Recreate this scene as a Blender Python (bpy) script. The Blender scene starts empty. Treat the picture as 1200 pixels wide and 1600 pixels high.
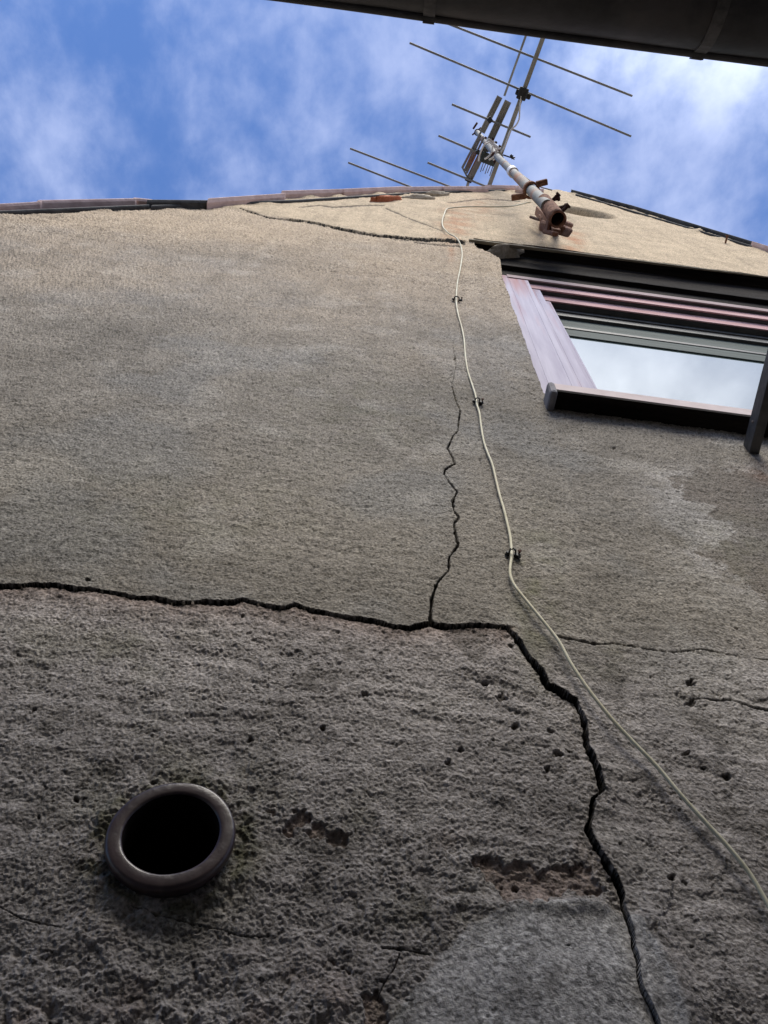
import bpy, bmesh, math, random
import numpy as np
from mathutils import Vector, Matrix
S = bpy.context.scene
C = S.collection
random.seed(7)

# ------------------------------------------------------------------ camera
F = 1200.0                      # focal length in pixels of a 1200x1600 frame
D = 0.6                         # camera stands 0.6 m from the wall (wall plane is y = 0)
CAMZ = 1.5                      # eye height above the ground
Zc = np.array([87, 650, -1200.0]); Zc /= np.linalg.norm(Zc)
Xc = np.array([650, -87, 0.0]); Xc /= np.linalg.norm(Xc)
Yc = np.cross(Zc, Xc)
cam_data = bpy.data.cameras.new('camera')
cam_data.sensor_fit = 'VERTICAL'; cam_data.sensor_height = 36; cam_data.sensor_width = 27
cam_data.lens = 27.0; cam_data.clip_start = 0.02; cam_data.clip_end = 500
cam = bpy.data.objects.new('camera', cam_data); C.objects.link(cam)
R = Matrix((Xc, Yc, Zc))        # rows: world axes seen from the camera
cam.matrix_world = Matrix.Translation((0, -D, CAMZ)) @ R.to_4x4()
S.camera = cam

# ------------------------------------------------------------------ light
SUN_EL, SUN_AZ = 58.0, 179.0    # azimuth clockwise from +Y
sd = Vector((math.sin(math.radians(SUN_AZ)) * math.cos(math.radians(SUN_EL)),
             math.cos(math.radians(SUN_AZ)) * math.cos(math.radians(SUN_EL)),
             math.sin(math.radians(SUN_EL))))
w = bpy.data.worlds.new('World'); S.world = w; w.use_nodes = True
nt = w.node_tree; N = nt.nodes; L = nt.links; N.clear()
out = N.new('ShaderNodeOutputWorld'); bg = N.new('ShaderNodeBackground')
sky = N.new('ShaderNodeTexSky'); sky.sky_type = 'NISHITA'; sky.sun_disc = False
sky.sun_elevation = math.radians(SUN_EL); sky.sun_rotation = math.radians(SUN_AZ)
sky.air_density = 1.0; sky.dust_density = 0.1; sky.ozone_density = 3.0
SKY_STRENGTH = 0.09
bg.inputs['Strength'].default_value = SKY_STRENGTH
tc = N.new('ShaderNodeTexCoord'); sep = N.new('ShaderNodeSeparateXYZ'); L.new(tc.outputs['Generated'], sep.inputs[0])
def wm(op, a, b=None, c=None, clamp=False):
    n = N.new('ShaderNodeMath'); n.operation = op; n.use_clamp = clamp
    for i, v in enumerate((a, b, c)):
        if v is None: continue
        if isinstance(v, (int, float)): n.inputs[i].default_value = v
        else: L.new(v, n.inputs[i])
    return n.outputs[0]
zc = wm('ADD', wm('MAXIMUM', sep.outputs[2], 0.0), 0.12)
comb = N.new('ShaderNodeCombineXYZ')
L.new(wm('DIVIDE', sep.outputs[0], zc), comb.inputs[0]); L.new(wm('DIVIDE', sep.outputs[1], zc), comb.inputs[1])
def wnoise(scale, detail, rough, dist, off):
    mp = N.new('ShaderNodeMapping'); mp.inputs['Location'].default_value = off
    mp.inputs['Rotation'].default_value = (0, 0, 0.35); mp.inputs['Scale'].default_value = (1.12, 0.93, 1)
    L.new(comb.outputs[0], mp.inputs[0])
    n = N.new('ShaderNodeTexNoise'); n.inputs['Scale'].default_value = scale; n.inputs['Detail'].default_value = detail
    n.inputs['Roughness'].default_value = rough; n.inputs['Distortion'].default_value = dist
    L.new(mp.outputs[0], n.inputs[0]); return n.outputs[0]
n1 = wnoise(5.5, 4, 0.5, 0.25, (3.1, 1.7, 0)); n2 = wnoise(13.0, 6, 0.58, 0.1, (7.3, 2.2, 0))
cl = wm('ADD', wm('MULTIPLY', n1, 0.52), wm('MULTIPLY', n2, 0.48))
# more cloud towards the sun's side of the sky
cl = wm('ADD', cl, wm('MULTIPLY', sep.outputs[0], 0.17))
cl = wm('ADD', cl, wm('MULTIPLY', sep.outputs[1], -0.12))
mr = N.new('ShaderNodeMapRange'); mr.interpolation_type = 'SMOOTHSTEP'
mr.inputs[1].default_value = 0.33; mr.inputs[2].default_value = 0.70; mr.inputs[3].default_value = 0.06; mr.inputs[4].default_value = 0.80
L.new(cl, mr.inputs[0])
dotn = N.new('ShaderNodeVectorMath'); dotn.operation = 'DOT_PRODUCT'
L.new(tc.outputs['Generated'], dotn.inputs[0]); dotn.inputs[1].default_value = Vector((0.24, -0.50, 0.83)).normalized()
glow = wm('POWER', wm('MAXIMUM', dotn.outputs['Value'], 0.0), 12.0)  # bright cloud added out of view to whiten the pane's reflection
cc = N.new('ShaderNodeMix'); cc.data_type = 'RGBA'
cc.inputs[6].default_value = (3.9, 4.5, 6.6, 1); cc.inputs[7].default_value = (27.0, 28.5, 31.0, 1)
L.new(wm('MULTIPLY', wm('MAXIMUM', wm('SUBTRACT', glow, 0.15), 0.0), wm('MULTIPLY_ADD', n2, 1.2, 0.45), clamp=True), cc.inputs[0])
cov = wm('MAXIMUM', mr.outputs[0], wm('MULTIPLY', wm('SUBTRACT', glow, 0.15), 1.6, clamp=True))
mx = N.new('ShaderNodeMix'); mx.data_type = 'RGBA'
L.new(cov, mx.inputs[0]); tint = N.new('ShaderNodeMix'); tint.data_type = 'RGBA'; tint.blend_type = 'MULTIPLY'; tint.inputs[0].default_value = 1.0
L.new(sky.outputs[0], tint.inputs[6]); tint.inputs[7].default_value = (0.56, 0.82, 1.16, 1); L.new(tint.outputs[2], mx.inputs[6]); L.new(cc.outputs[2], mx.inputs[7])
L.new(mx.outputs[2], bg.inputs['Color']); L.new(bg.outputs[0], out.inputs[0])

sun = bpy.data.lights.new('sun', 'SUN'); sun.energy = 2.6; sun.angle = math.radians(28); sun.color = (1.0, 0.93, 0.82)
so = bpy.data.objects.new('sun', sun); C.objects.link(so)
so.rotation_euler = sd.to_track_quat('Z', 'Y').to_euler()

S.view_settings.view_transform = 'Standard'; S.view_settings.look = 'None'
S.view_settings.gamma = 1.0; S.view_settings.exposure = 0.88
S.render.resolution_x = 768; S.render.resolution_y = 1024

# ------------------------------------------------------------------ measuring helpers (points of the real place)
def ray(px, py):
    c = np.array([px - 600.0, 800.0 - py, -F]); return np.array([c @ Xc, c @ Yc, c @ Zc])
def wp(px, py, y=0.0):          # a point on the vertical plane y, seen at a spot of the photograph
    r = ray(px, py); p = r * (D + y) / r[1]; return Vector((p[0], y, p[2] + CAMZ))
def hp(px, py, h):              # a point on the horizontal plane h metres above the camera
    r = ray(px, py); p = r * h / r[2]; return Vector((p[0], p[1] - D, h + CAMZ))
def project(x, y, z):
    cx = Xc[0] * x + Yc[0] * (y + D) + Zc[0] * (z - CAMZ)
    cy = Xc[1] * x + Yc[1] * (y + D) + Zc[1] * (z - CAMZ)
    cz = Xc[2] * x + Yc[2] * (y + D) + Zc[2] * (z - CAMZ)
    cz = np.minimum(cz, -0.05)
    return 600 + F * cx / -cz, 800 - F * cy / -cz

# ------------------------------------------------------------------ noise
def perlin(x, y, seed=0):
    xi = np.floor(x).astype(np.int64); yi = np.floor(y).astype(np.int64)
    fx = (x - xi).astype(np.float32); fy = (y - yi).astype(np.float32)
    def g(ix, iy):
        h = (ix * 374761393 + iy * 668265263 + seed * 974634777) & 0xffffffff
        h = ((h ^ (h >> 13)) * 1274126177) & 0xffffffff
        a = ((h ^ (h >> 16)) & 0xffff).astype(np.float32) * (2 * np.pi / 65536)
        return np.cos(a), np.sin(a)
    u = fx * fx * fx * (fx * (fx * 6 - 15) + 10); v = fy * fy * fy * (fy * (fy * 6 - 15) + 10)
    r = []
    for dx in (0, 1):
        for dy in (0, 1):
            gx, gy = g(xi + dx, yi + dy); r.append(gx * (fx - dx) + gy * (fy - dy))
    a = r[0] + (r[2] - r[0]) * u; b = r[1] + (r[3] - r[1]) * u
    return (a + (b - a) * v) * 1.4
def fbm(x, y, f, octv, seed, gain=0.5):
    s = np.zeros_like(x, dtype=np.float32); a = 1.0
    for o in range(octv):
        s += a * perlin(x * f + 13.7 * o, y * f - 5.1 * o, seed + o); a *= gain; f *= 2.03
    return s
def worley(x, y, seed=0):
    xi = np.floor(x).astype(np.int64); yi = np.floor(y).astype(np.int64)
    best = np.full(x.shape, 9.0, np.float32); idv = np.zeros(x.shape, np.float32)
    for dx in (-1, 0, 1):
        for dy in (-1, 0, 1):
            ix = xi + dx; iy = yi + dy
            h = (ix * 374761393 + iy * 668265263 + seed * 974634777) & 0xffffffff
            h = ((h ^ (h >> 13)) * 1274126177) & 0xffffffff; h = h ^ (h >> 16)
            jx = (h & 0xff) / 255.0; jy = ((h >> 8) & 0xff) / 255.0
            d = np.hypot(ix + jx - x, iy + jy - y).astype(np.float32)
            m = d < best; best = np.where(m, d, best); idv = np.where(m, ((h >> 16) & 0xff) / 255.0, idv)
    return best, idv
def sstep(a, b, x):
    t = np.clip((x - a) / (b - a), 0, 1); return t * t * (3 - 2 * t)
def polydist(px, py, pts, pad=60):
    """distance in photo pixels to a polyline whose points are (x, y, halfwidth)"""
    best = np.full(px.shape, 999.0, np.float32); hw = np.zeros(px.shape, np.float32)
    for (x0, y0, w0), (x1, y1, w1) in zip(pts[:-1], pts[1:]):
        m = (px > min(x0, x1) - pad) & (px < max(x0, x1) + pad) & (py > min(y0, y1) - pad) & (py < max(y0, y1) + pad)
        if not m.any(): continue
        qx = px[m]; qy = py[m]; dx = x1 - x0; dy = y1 - y0
        t = np.clip(((qx - x0) * dx + (qy - y0) * dy) / (dx * dx + dy * dy + 1e-9), 0, 1)
        d = np.hypot(qx - x0 - t * dx, qy - y0 - t * dy); b = best[m]; k = d < b
        b[k] = d[k]; best[m] = b; h = hw[m]; h[k] = (w0 + (w1 - w0) * t)[k]; hw[m] = h
    return best, hw
def inpoly(px, py, poly, soft=8.0):
    """soft mask of a polygon in photo pixels, 1 inside"""
    ins = np.zeros(px.shape, bool); n = len(poly); j = n - 1
    for i in range(n):
        xi, yi = poly[i]; xj, yj = poly[j]
        c = ((yi > py) != (yj > py)) & (px < (xj - xi) * (py - yi) / (yj - yi + 1e-9) + xi); ins ^= c; j = i
    d, _ = polydist(px, py, [(x, y, 0) for x, y in list(poly) + [poly[0]]], pad=soft * 4 + 30)
    sdist = np.where(ins, d, -d)
    return sdist

# ------------------------------------------------------------------ mesh + object helpers
def tag(o, label=None, cat=None, group=None, kind=None):
    if label: o['label'] = label
    if cat: o['category'] = cat
    if group: o['group'] = group
    if kind: o['kind'] = kind
    return o
def empty(name, loc, label=None, cat=None, group=None):
    o = bpy.data.objects.new(name, None); C.objects.link(o); o.location = loc; o.empty_display_size = 0.1
    return tag(o, label, cat, group)
def link(name, me, mat, parent=None):
    o = bpy.data.objects.new(name, me); C.objects.link(o)
    if mat: me.materials.append(mat)
    if parent:
        o.parent = parent
        o.matrix_parent_inverse = Matrix.Translation(parent_loc(parent)).inverted()
    return o
def parent_loc(p):
    v = p.location.copy()
    if p.parent: pass
    return v
class MB:
    def __init__(s): s.v = []; s.f = []; s.sm = []
    def add(s, v, f, smooth=False):
        k = len(s.v); s.v += [tuple(a) for a in v]; s.f += [tuple(i + k for i in a) for a in f]; s.sm += [smooth] * len(f)
    def hexa(s, p):             # 8 corners: bottom ring 0-3, top ring 4-7
        s.add(p, [(0, 3, 2, 1), (4, 5, 6, 7), (0, 1, 5, 4), (1, 2, 6, 5), (2, 3, 7, 6), (3, 0, 4, 7)])
    def box(s, a, b):
        (x0, y0, z0), (x1, y1, z1) = a, b
        s.hexa([(x0, y0, z0), (x1, y0, z0), (x1, y1, z0), (x0, y1, z0), (x0, y0, z1), (x1, y0, z1), (x1, y1, z1), (x0, y1, z1)])
    def bar(s, a, b, wd, ht, up=(0, 0, 1)):   # rectangular bar from a to b
        a = Vector(a); b = Vector(b); d = (b - a).normalized(); u = Vector(up)
        if abs(d.dot(u)) > 0.97: u = Vector((0, 1, 0))
        sx = d.cross(u).normalized() * wd / 2; sy = sx.cross(d).normalized() * ht / 2
        s.hexa([a - sx - sy, a + sx - sy, a + sx + sy, a - sx + sy, b - sx - sy, b + sx - sy, b + sx + sy, b - sx + sy])
    def tube(s, pts, r, n=10, cap=True):
        pts = [Vector(p) for p in pts]
        rs = r if isinstance(r, (list, tuple)) else [r] * len(pts)
        rings = []; t0 = (pts[1] - pts[0]).normalized()
        u = Vector((0, 0, 1)) if abs(t0.z) < 0.9 else Vector((1, 0, 0)); u = (u - t0 * u.dot(t0)).normalized()
        for i, p in enumerate(pts):
            t = (pts[min(i + 1, len(pts) - 1)] - pts[max(i - 1, 0)]).normalized()
            u = (u - t * u.dot(t)).normalized(); v = t.cross(u)
            rings.append([p + (u * math.cos(2 * math.pi * k / n) + v * math.sin(2 * math.pi * k / n)) * rs[i] for k in range(n)])
        vs = [q for ring in rings for q in ring]; fs = []
        for i in range(len(pts) - 1):
            for k in range(n):
                fs.append((i * n + k, i * n + (k + 1) % n, (i + 1) * n + (k + 1) % n, (i + 1) * n + k))
        s.add(vs, fs, True)
        if cap: s.add(rings[0], [tuple(range(n))[::-1]]); s.add(rings[-1], [tuple(range(n))])
    def lathe(s, o, axis, prof, n=48, jit=0.0):    # prof: (distance along axis, radius)
        o = Vector(o); ax = Vector(axis).normalized(); u = Vector((0, 0, 1)) if abs(ax.z) < 0.9 else Vector((1, 0, 0))
        u = (u - ax * u.dot(ax)).normalized(); v = ax.cross(u); vs = []; fs = []
        for i, (a, r) in enumerate(prof):
            for k in range(n):
                th = 2 * math.pi * k / n
                rr = r * (1 + jit * (math.sin(3 * th + 1.3) + 0.6 * math.sin(7 * th + i)))
                vs.append(o + ax * a + (u * math.cos(th) + v * math.sin(th)) * rr)
        for i in range(len(prof) - 1):
            for k in range(n): fs.append((i * n + k, i * n + (k + 1) % n, (i + 1) * n + (k + 1) % n, (i + 1) * n + k))
        s.add(vs, fs, True)
    def build(s, name, mat, parent=None, bevel=0.0):
        me = bpy.data.meshes.new(name); me.from_pydata(s.v, [], s.f); me.update()
        me.polygons.foreach_set('use_smooth', s.sm)
        bm = bmesh.new(); bm.from_mesh(me); bmesh.ops.recalc_face_normals(bm, faces=bm.faces); bm.to_mesh(me); bm.free()
        o = link(name, me, mat, parent)
        if bevel:
            b = o.modifiers.new('bevel', 'BEVEL'); b.width = bevel; b.segments = 2; b.limit_method = 'ANGLE'
        return o
def smooth_path(pts, n=6):
    P = [Vector(p) for p in pts]; P = [P[0] * 2 - P[1]] + P + [P[-1] * 2 - P[-2]]; o = []
    for i in range(1, len(P) - 2):
        a, b, c, d = P[i - 1:i + 3]
        for k in range(n):
            t = k / n
            o.append(0.5 * ((2 * b) + (c - a) * t + (2 * a - 5 * b + 4 * c - d) * t * t + (3 * b - a - 3 * c + d) * t ** 3))
    o.append(P[-2]); return o

# ------------------------------------------------------------------ materials
def mat(name, col, col2=None, rough=0.8, scale=8.0, bump=0.0, bscale=60.0, metal=0.0, spec=0.3, lo=0.35, hi=0.65, stretch=(1, 1, 1), extra=None):
    m = bpy.data.materials.new(name); m.use_nodes = True; t = m.node_tree; n = t.nodes; l = t.links
    b = n['Principled BSDF']; b.inputs['Roughness'].default_value = rough; b.inputs['Metallic'].default_value = metal
    b.inputs['Specular IOR Level'].default_value = spec
    c = n.new('ShaderNodeTexCoord'); mp = n.new('ShaderNodeMapping'); mp.inputs['Scale'].default_value = stretch
    l.new(c.outputs['Object'], mp.inputs[0])
    ns = n.new('ShaderNodeTexNoise'); ns.inputs['Scale'].default_value = scale; ns.inputs['Detail'].default_value = 6
    ns.inputs['Roughness'].default_value = 0.62; l.new(mp.outputs[0], ns.inputs[0])
    r = n.new('ShaderNodeValToRGB'); l.new(ns.outputs[0], r.inputs[0])
    r.color_ramp.elements[0].position = lo; r.color_ramp.elements[1].position = hi
    r.color_ramp.elements[0].color = (*col, 1); r.color_ramp.elements[1].color = (*(col2 or [min(1, q * 1.3) for q in col]), 1)
    last = r.outputs[0]
    if extra:                   # a second colour in blotches (rust, lichen, dirt)
        ecol, escale, elo, ehi = extra
        n3 = n.new('ShaderNodeTexNoise'); n3.inputs['Scale'].default_value = escale; n3.inputs['Detail'].default_value = 8
        l.new(mp.outputs[0], n3.inputs[0]); mrn = n.new('ShaderNodeMapRange')
        mrn.inputs[1].default_value = elo; mrn.inputs[2].default_value = ehi; l.new(n3.outputs[0], mrn.inputs[0])
        mm = n.new('ShaderNodeMix'); mm.data_type = 'RGBA'; l.new(mrn.outputs[0], mm.inputs[0]); l.new(last, mm.inputs[6])
        mm.inputs[7].default_value = (*ecol, 1); last = mm.outputs[2]
    l.new(last, b.inputs['Base Color'])
    if bump:
        n2 = n.new('ShaderNodeTexNoise'); n2.inputs['Scale'].default_value = bscale; n2.inputs['Detail'].default_value = 8
        l.new(mp.outputs[0], n2.inputs[0]); bp = n.new('ShaderNodeBump'); bp.inputs['Strength'].default_value = bump
        bp.inputs['Distance'].default_value = 0.01; l.new(n2.outputs[0], bp.inputs['Height']); l.new(bp.outputs[0], b.inputs['Normal'])
    return m
M = {}
M['galv'] = mat('galvanised steel', (0.14, 0.14, 0.135), (0.23, 0.23, 0.22), 0.75, 14, 0.1, 60, 0.0, extra=((0.22, 0.09, 0.045), 5, 0.6, 0.72))
M['polegrey'] = mat('painted steel pole', (0.17, 0.175, 0.16), (0.25, 0.25, 0.23), 0.8, 12, 0.1, 80, 0.1, extra=((0.30, 0.13, 0.07), 3.3, 0.56, 0.72))
M['rust'] = mat('rusted iron', (0.11, 0.045, 0.028), (0.30, 0.155, 0.095), 0.92, 38, 0.8, 160, 0.0, 0.2)
M['rustdark'] = mat('dark rusted bolts', (0.03, 0.014, 0.01), (0.10, 0.045, 0.03), 0.95, 50, 0.6, 200, 0.0, 0.2)
M['alu'] = mat('weathered aluminium', (0.15, 0.15, 0.14), (0.21, 0.205, 0.19), 0.65, 3)
M['aluslat'] = mat('dull aluminium slat', (0.19, 0.185, 0.16), (0.32, 0.31, 0.27), 0.65, 5)
M['black'] = mat('black plastic', (0.012, 0.012, 0.012), (0.03, 0.03, 0.03), 0.6, 30)
M['darkgreen'] = mat('dark green plastic', (0.02, 0.026, 0.02), (0.05, 0.06, 0.05), 0.6, 30)
M['whiteplastic'] = mat('white plastic', (0.55, 0.53, 0.5), (0.72, 0.7, 0.68), 0.5, 40)
M['cable'] = mat('cream cable sheath', (0.44, 0.41, 0.28), (0.58, 0.55, 0.42), 0.7, 30, 0.05, 60, extra=((0.42, 0.36, 0.24), 4.5, 0.5, 0.72))
M['frame'] = mat('lavender white paint', (0.35, 0.325, 0.40), (0.45, 0.425, 0.495), 0.9, 6, 0.05, 30, stretch=(6, 1, 0.4), extra=((0.40, 0.14, 0.13), 1.6, 0.60, 0.80))
M['pinkstrip'] = mat('faded red paint', (0.38, 0.21, 0.20), (0.52, 0.34, 0.33), 0.95, 7, 0.1, 40, stretch=(0.6, 3, 3))
M['palestrip'] = mat('pale strip paint', (0.26, 0.19, 0.18), (0.36, 0.28, 0.27), 0.95, 7, stretch=(0.6, 3, 3))
M['sill'] = mat('pale pink sill', (0.42, 0.35, 0.34), (0.52, 0.45, 0.44), 0.9, 9, 0.05, 40)
M['sillunder'] = mat('sill end cap', (0.13, 0.125, 0.135), (0.20, 0.195, 0.21), 0.9, 20)
M['sash'] = mat('dark sash', (0.035, 0.036, 0.034), (0.07, 0.07, 0.065), 0.6, 12, 0.1, 50)
M['timber'] = mat('black timber', (0.006, 0.005, 0.0045), (0.018, 0.014, 0.012), 0.95, 10, 0.6, 40, spec=0.1, stretch=(0.35, 3, 5))
M['paletimber'] = mat('weathered batten', (0.17, 0.14, 0.10), (0.30, 0.26, 0.19), 0.9, 14, 0.5, 60, spec=0.2, stretch=(0.4, 3, 3))
M['tile'] = mat('faded concrete tile', (0.52, 0.37, 0.33), (0.70, 0.53, 0.48), 0.9, 16, 0.3, 90, spec=0.2)
M['slate'] = mat('dark slate edge', (0.035, 0.034, 0.034), (0.08, 0.078, 0.075), 0.8, 16, 0.3, 70, spec=0.3)
M['brick'] = mat('broken orange brick', (0.36, 0.11, 0.055), (0.52, 0.20, 0.11), 0.95, 30, 0.8, 90, spec=0.1)
M['mortar'] = mat('loose mortar', (0.36, 0.30, 0.22), (0.50, 0.43, 0.33), 0.95, 30, 0.8, 60, spec=0.1)
M['gutter'] = mat('dark gutter', (0.022, 0.020, 0.020), (0.055, 0.050, 0.050), 0.55, 9, 0.12, 50, spec=0.4, extra=((0.075, 0.062, 0.058), 7, 0.52, 0.74))
M['bracketm'] = mat('dull gutter bracket', (0.05, 0.046, 0.044), (0.12, 0.11, 0.105), 0.6, 22, 0.2, 80)
M['barsteel'] = mat('dark steel bar', (0.035, 0.036, 0.038), (0.085, 0.082, 0.08), 0.6, 18, 0.2, 90, extra=((0.13, 0.07, 0.045), 6, 0.6, 0.75))
M['clay'] = mat('brown glazed stoneware', (0.026, 0.016, 0.018), (0.060, 0.038, 0.040), 0.36, 16, 0.12, 60, spec=0.55, extra=((0.12, 0.10, 0.085), 30, 0.62, 0.82))
M['shaded'] = mat('sooty pipe inside', (0.006, 0.005, 0.005), (0.016, 0.013, 0.012), 0.95, 22, spec=0.05)  # near-black: the shade inside hollow tubes put into the colour
M['asphalt'] = mat('paving', (0.16, 0.15, 0.14), (0.26, 0.25, 0.23), 0.9, 12, 0.4, 60)
M['render2'] = mat('grey brown house render', (0.10, 0.095, 0.085), (0.17, 0.155, 0.14), 0.95, 7, 0.6, 60, spec=0.1)
# glass
g = bpy.data.materials.new('window glass'); g.use_nodes = True; gb = g.node_tree.nodes['Principled BSDF']
gb.inputs['Base Color'].default_value = (0.065, 0.085, 0.075, 1); gb.inputs['Roughness'].default_value = 0.015; gb.inputs['IOR'].default_value = 1.75
gn = g.node_tree.nodes.new('ShaderNodeTexNoise'); gn.inputs['Scale'].default_value = 1.3
gbp = g.node_tree.nodes.new('ShaderNodeBump'); gbp.inputs['Strength'].default_value = 0.05; gbp.inputs['Distance'].default_value = 0.02
gt = g.node_tree.nodes.new('ShaderNodeTexCoord'); g.node_tree.links.new(gt.outputs['Object'], gn.inputs[0])
g.node_tree.links.new(gn.outputs[0], gbp.inputs['Height']); g.node_tree.links.new(gbp.outputs[0], gb.inputs['Normal'])
M['glass'] = g
ft = M['frame'].node_tree; fb = ft.nodes['Principled BSDF']; src = fb.inputs['Base Color'].links[0].from_socket
fc = ft.nodes.new('ShaderNodeTexCoord'); fs_ = ft.nodes.new('ShaderNodeSeparateXYZ'); ft.links.new(fc.outputs['Object'], fs_.inputs[0])
fn = ft.nodes.new('ShaderNodeTexNoise'); fmp = ft.nodes.new('ShaderNodeMapping'); fmp.inputs['Scale'].default_value = (40, 4, 1.2)
ft.links.new(fc.outputs['Object'], fmp.inputs[0]); ft.links.new(fmp.outputs[0], fn.inputs[0]); fn.inputs['Scale'].default_value = 1.0
fa = ft.nodes.new('ShaderNodeMath'); fa.operation = 'MULTIPLY_ADD'; fa.inputs[1].default_value = 0.9; ft.links.new(fn.outputs[0], fa.inputs[0]); ft.links.new(fs_.outputs[2], fa.inputs[2])
fr = ft.nodes.new('ShaderNodeMapRange'); fr.inputs[1].default_value = 4.95; fr.inputs[2].default_value = 5.35; ft.links.new(fa.outputs[0], fr.inputs[0])
fm = ft.nodes.new('ShaderNodeMix'); fm.data_type = 'RGBA'; ft.links.new(fr.outputs[0], fm.inputs[0]); ft.links.new(src, fm.inputs[6]); fm.inputs[7].default_value = (0.36, 0.18, 0.175, 1)
ft.links.new(fm.outputs[2], fb.inputs['Base Color'])
# plaster: colours come from the modelled coats, patches, stains, moss and painted light (attribute) times fine noise
pm = bpy.data.materials.new('weathered roughcast render'); pm.use_nodes = True; t = pm.node_tree; n = t.nodes; l = t.links
b = n['Principled BSDF']; b.inputs['Roughness'].default_value = 0.95; b.inputs['Specular IOR Level'].default_value = 0.15
at = n.new('ShaderNodeAttribute'); at.attribute_name = 'coat'
c = n.new('ShaderNodeTexCoord')
na = n.new('ShaderNodeTexNoise'); na.inputs['Scale'].default_value = 260; na.inputs['Detail'].default_value = 4; l.new(c.outputs['Object'], na.inputs[0])
mra = n.new('ShaderNodeMapRange'); mra.inputs[1].default_value = 0.3; mra.inputs[2].default_value = 0.7; mra.inputs[3].default_value = 0.55; mra.inputs[4].default_value = 1.42
l.new(na.outputs[0], mra.inputs[0])
mu = n.new('ShaderNodeVectorMath'); mu.operation = 'SCALE'; l.new(at.outputs['Color'], mu.inputs[0])
nd = n.new('ShaderNodeTexNoise'); nd.inputs['Scale'].default_value = 120; nd.inputs['Detail'].default_value = 4; nd.inputs['Roughness'].default_value = 0.65; l.new(c.outputs['Object'], nd.inputs[0])
mrd = n.new('ShaderNodeMapRange'); mrd.inputs[1].default_value = 0.37; mrd.inputs[2].default_value = 0.46; mrd.inputs[3].default_value = 0.5; mrd.inputs[4].default_value = 1.05; l.new(nd.outputs[0], mrd.inputs[0])
mdd = n.new('ShaderNodeMath'); mdd.operation = 'MULTIPLY'; l.new(mra.outputs[0], mdd.inputs[0]); l.new(mrd.outputs[0], mdd.inputs[1]); l.new(mdd.outputs[0], mu.inputs['Scale'])
l.new(mu.outputs[0], b.inputs['Base Color'])
nb = n.new('ShaderNodeTexNoise'); nb.inputs['Scale'].default_value = 240; nb.inputs['Detail'].default_value = 5; nb.inputs['Roughness'].default_value = 0.6
l.new(c.outputs['Object'], nb.inputs[0])
bp = n.new('ShaderNodeBump'); bp.inputs['Strength'].default_value = 1.0; bp.inputs['Distance'].default_value = 0.0028
l.new(nb.outputs[0], bp.inputs['Height']); l.new(bp.outputs[0], b.inputs['Normal'])
M['plaster'] = pm

# ------------------------------------------------------------------ ground
gm = MB(); gm.add([(-150, -150, 0), (150, -150, 0), (150, 150, 0), (-150, 150, 0)], [(0, 1, 2, 3)])
tag(gm.build('ground', M['asphalt']), kind='structure')

# ------------------------------------------------------------------ the cracked gable house
house = empty('house', (0.5, 0, 0), 'tall gabled house with cracked grey roughcast wall, window and tiled roof edge', 'house')
XL = 0.3455                     # left edge of the window opening
ZS, ZL = 1.80 + CAMZ, 4.04 + CAMZ
XR = XL + 1.75
ROOF = [(-3.2, 0.62), (-1.648, 3.103), (-1.40, 3.40), (-1.074, 3.977), (-0.62, 4.83), (-0.202, 5.61), (0.154, 6.17), (0.688, 6.86), (1.131, 7.373),
        (1.282, 7.22), (1.635, 6.36), (1.869, 5.62), (2.151, 5.115), (4.6, 0.62)]
rx = np.array([p[0] for p in ROOF]); rz = np.array([p[1] for p in ROOF]) + CAMZ
HZ = 0.62 + CAMZ                # eaves height at both ends

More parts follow.
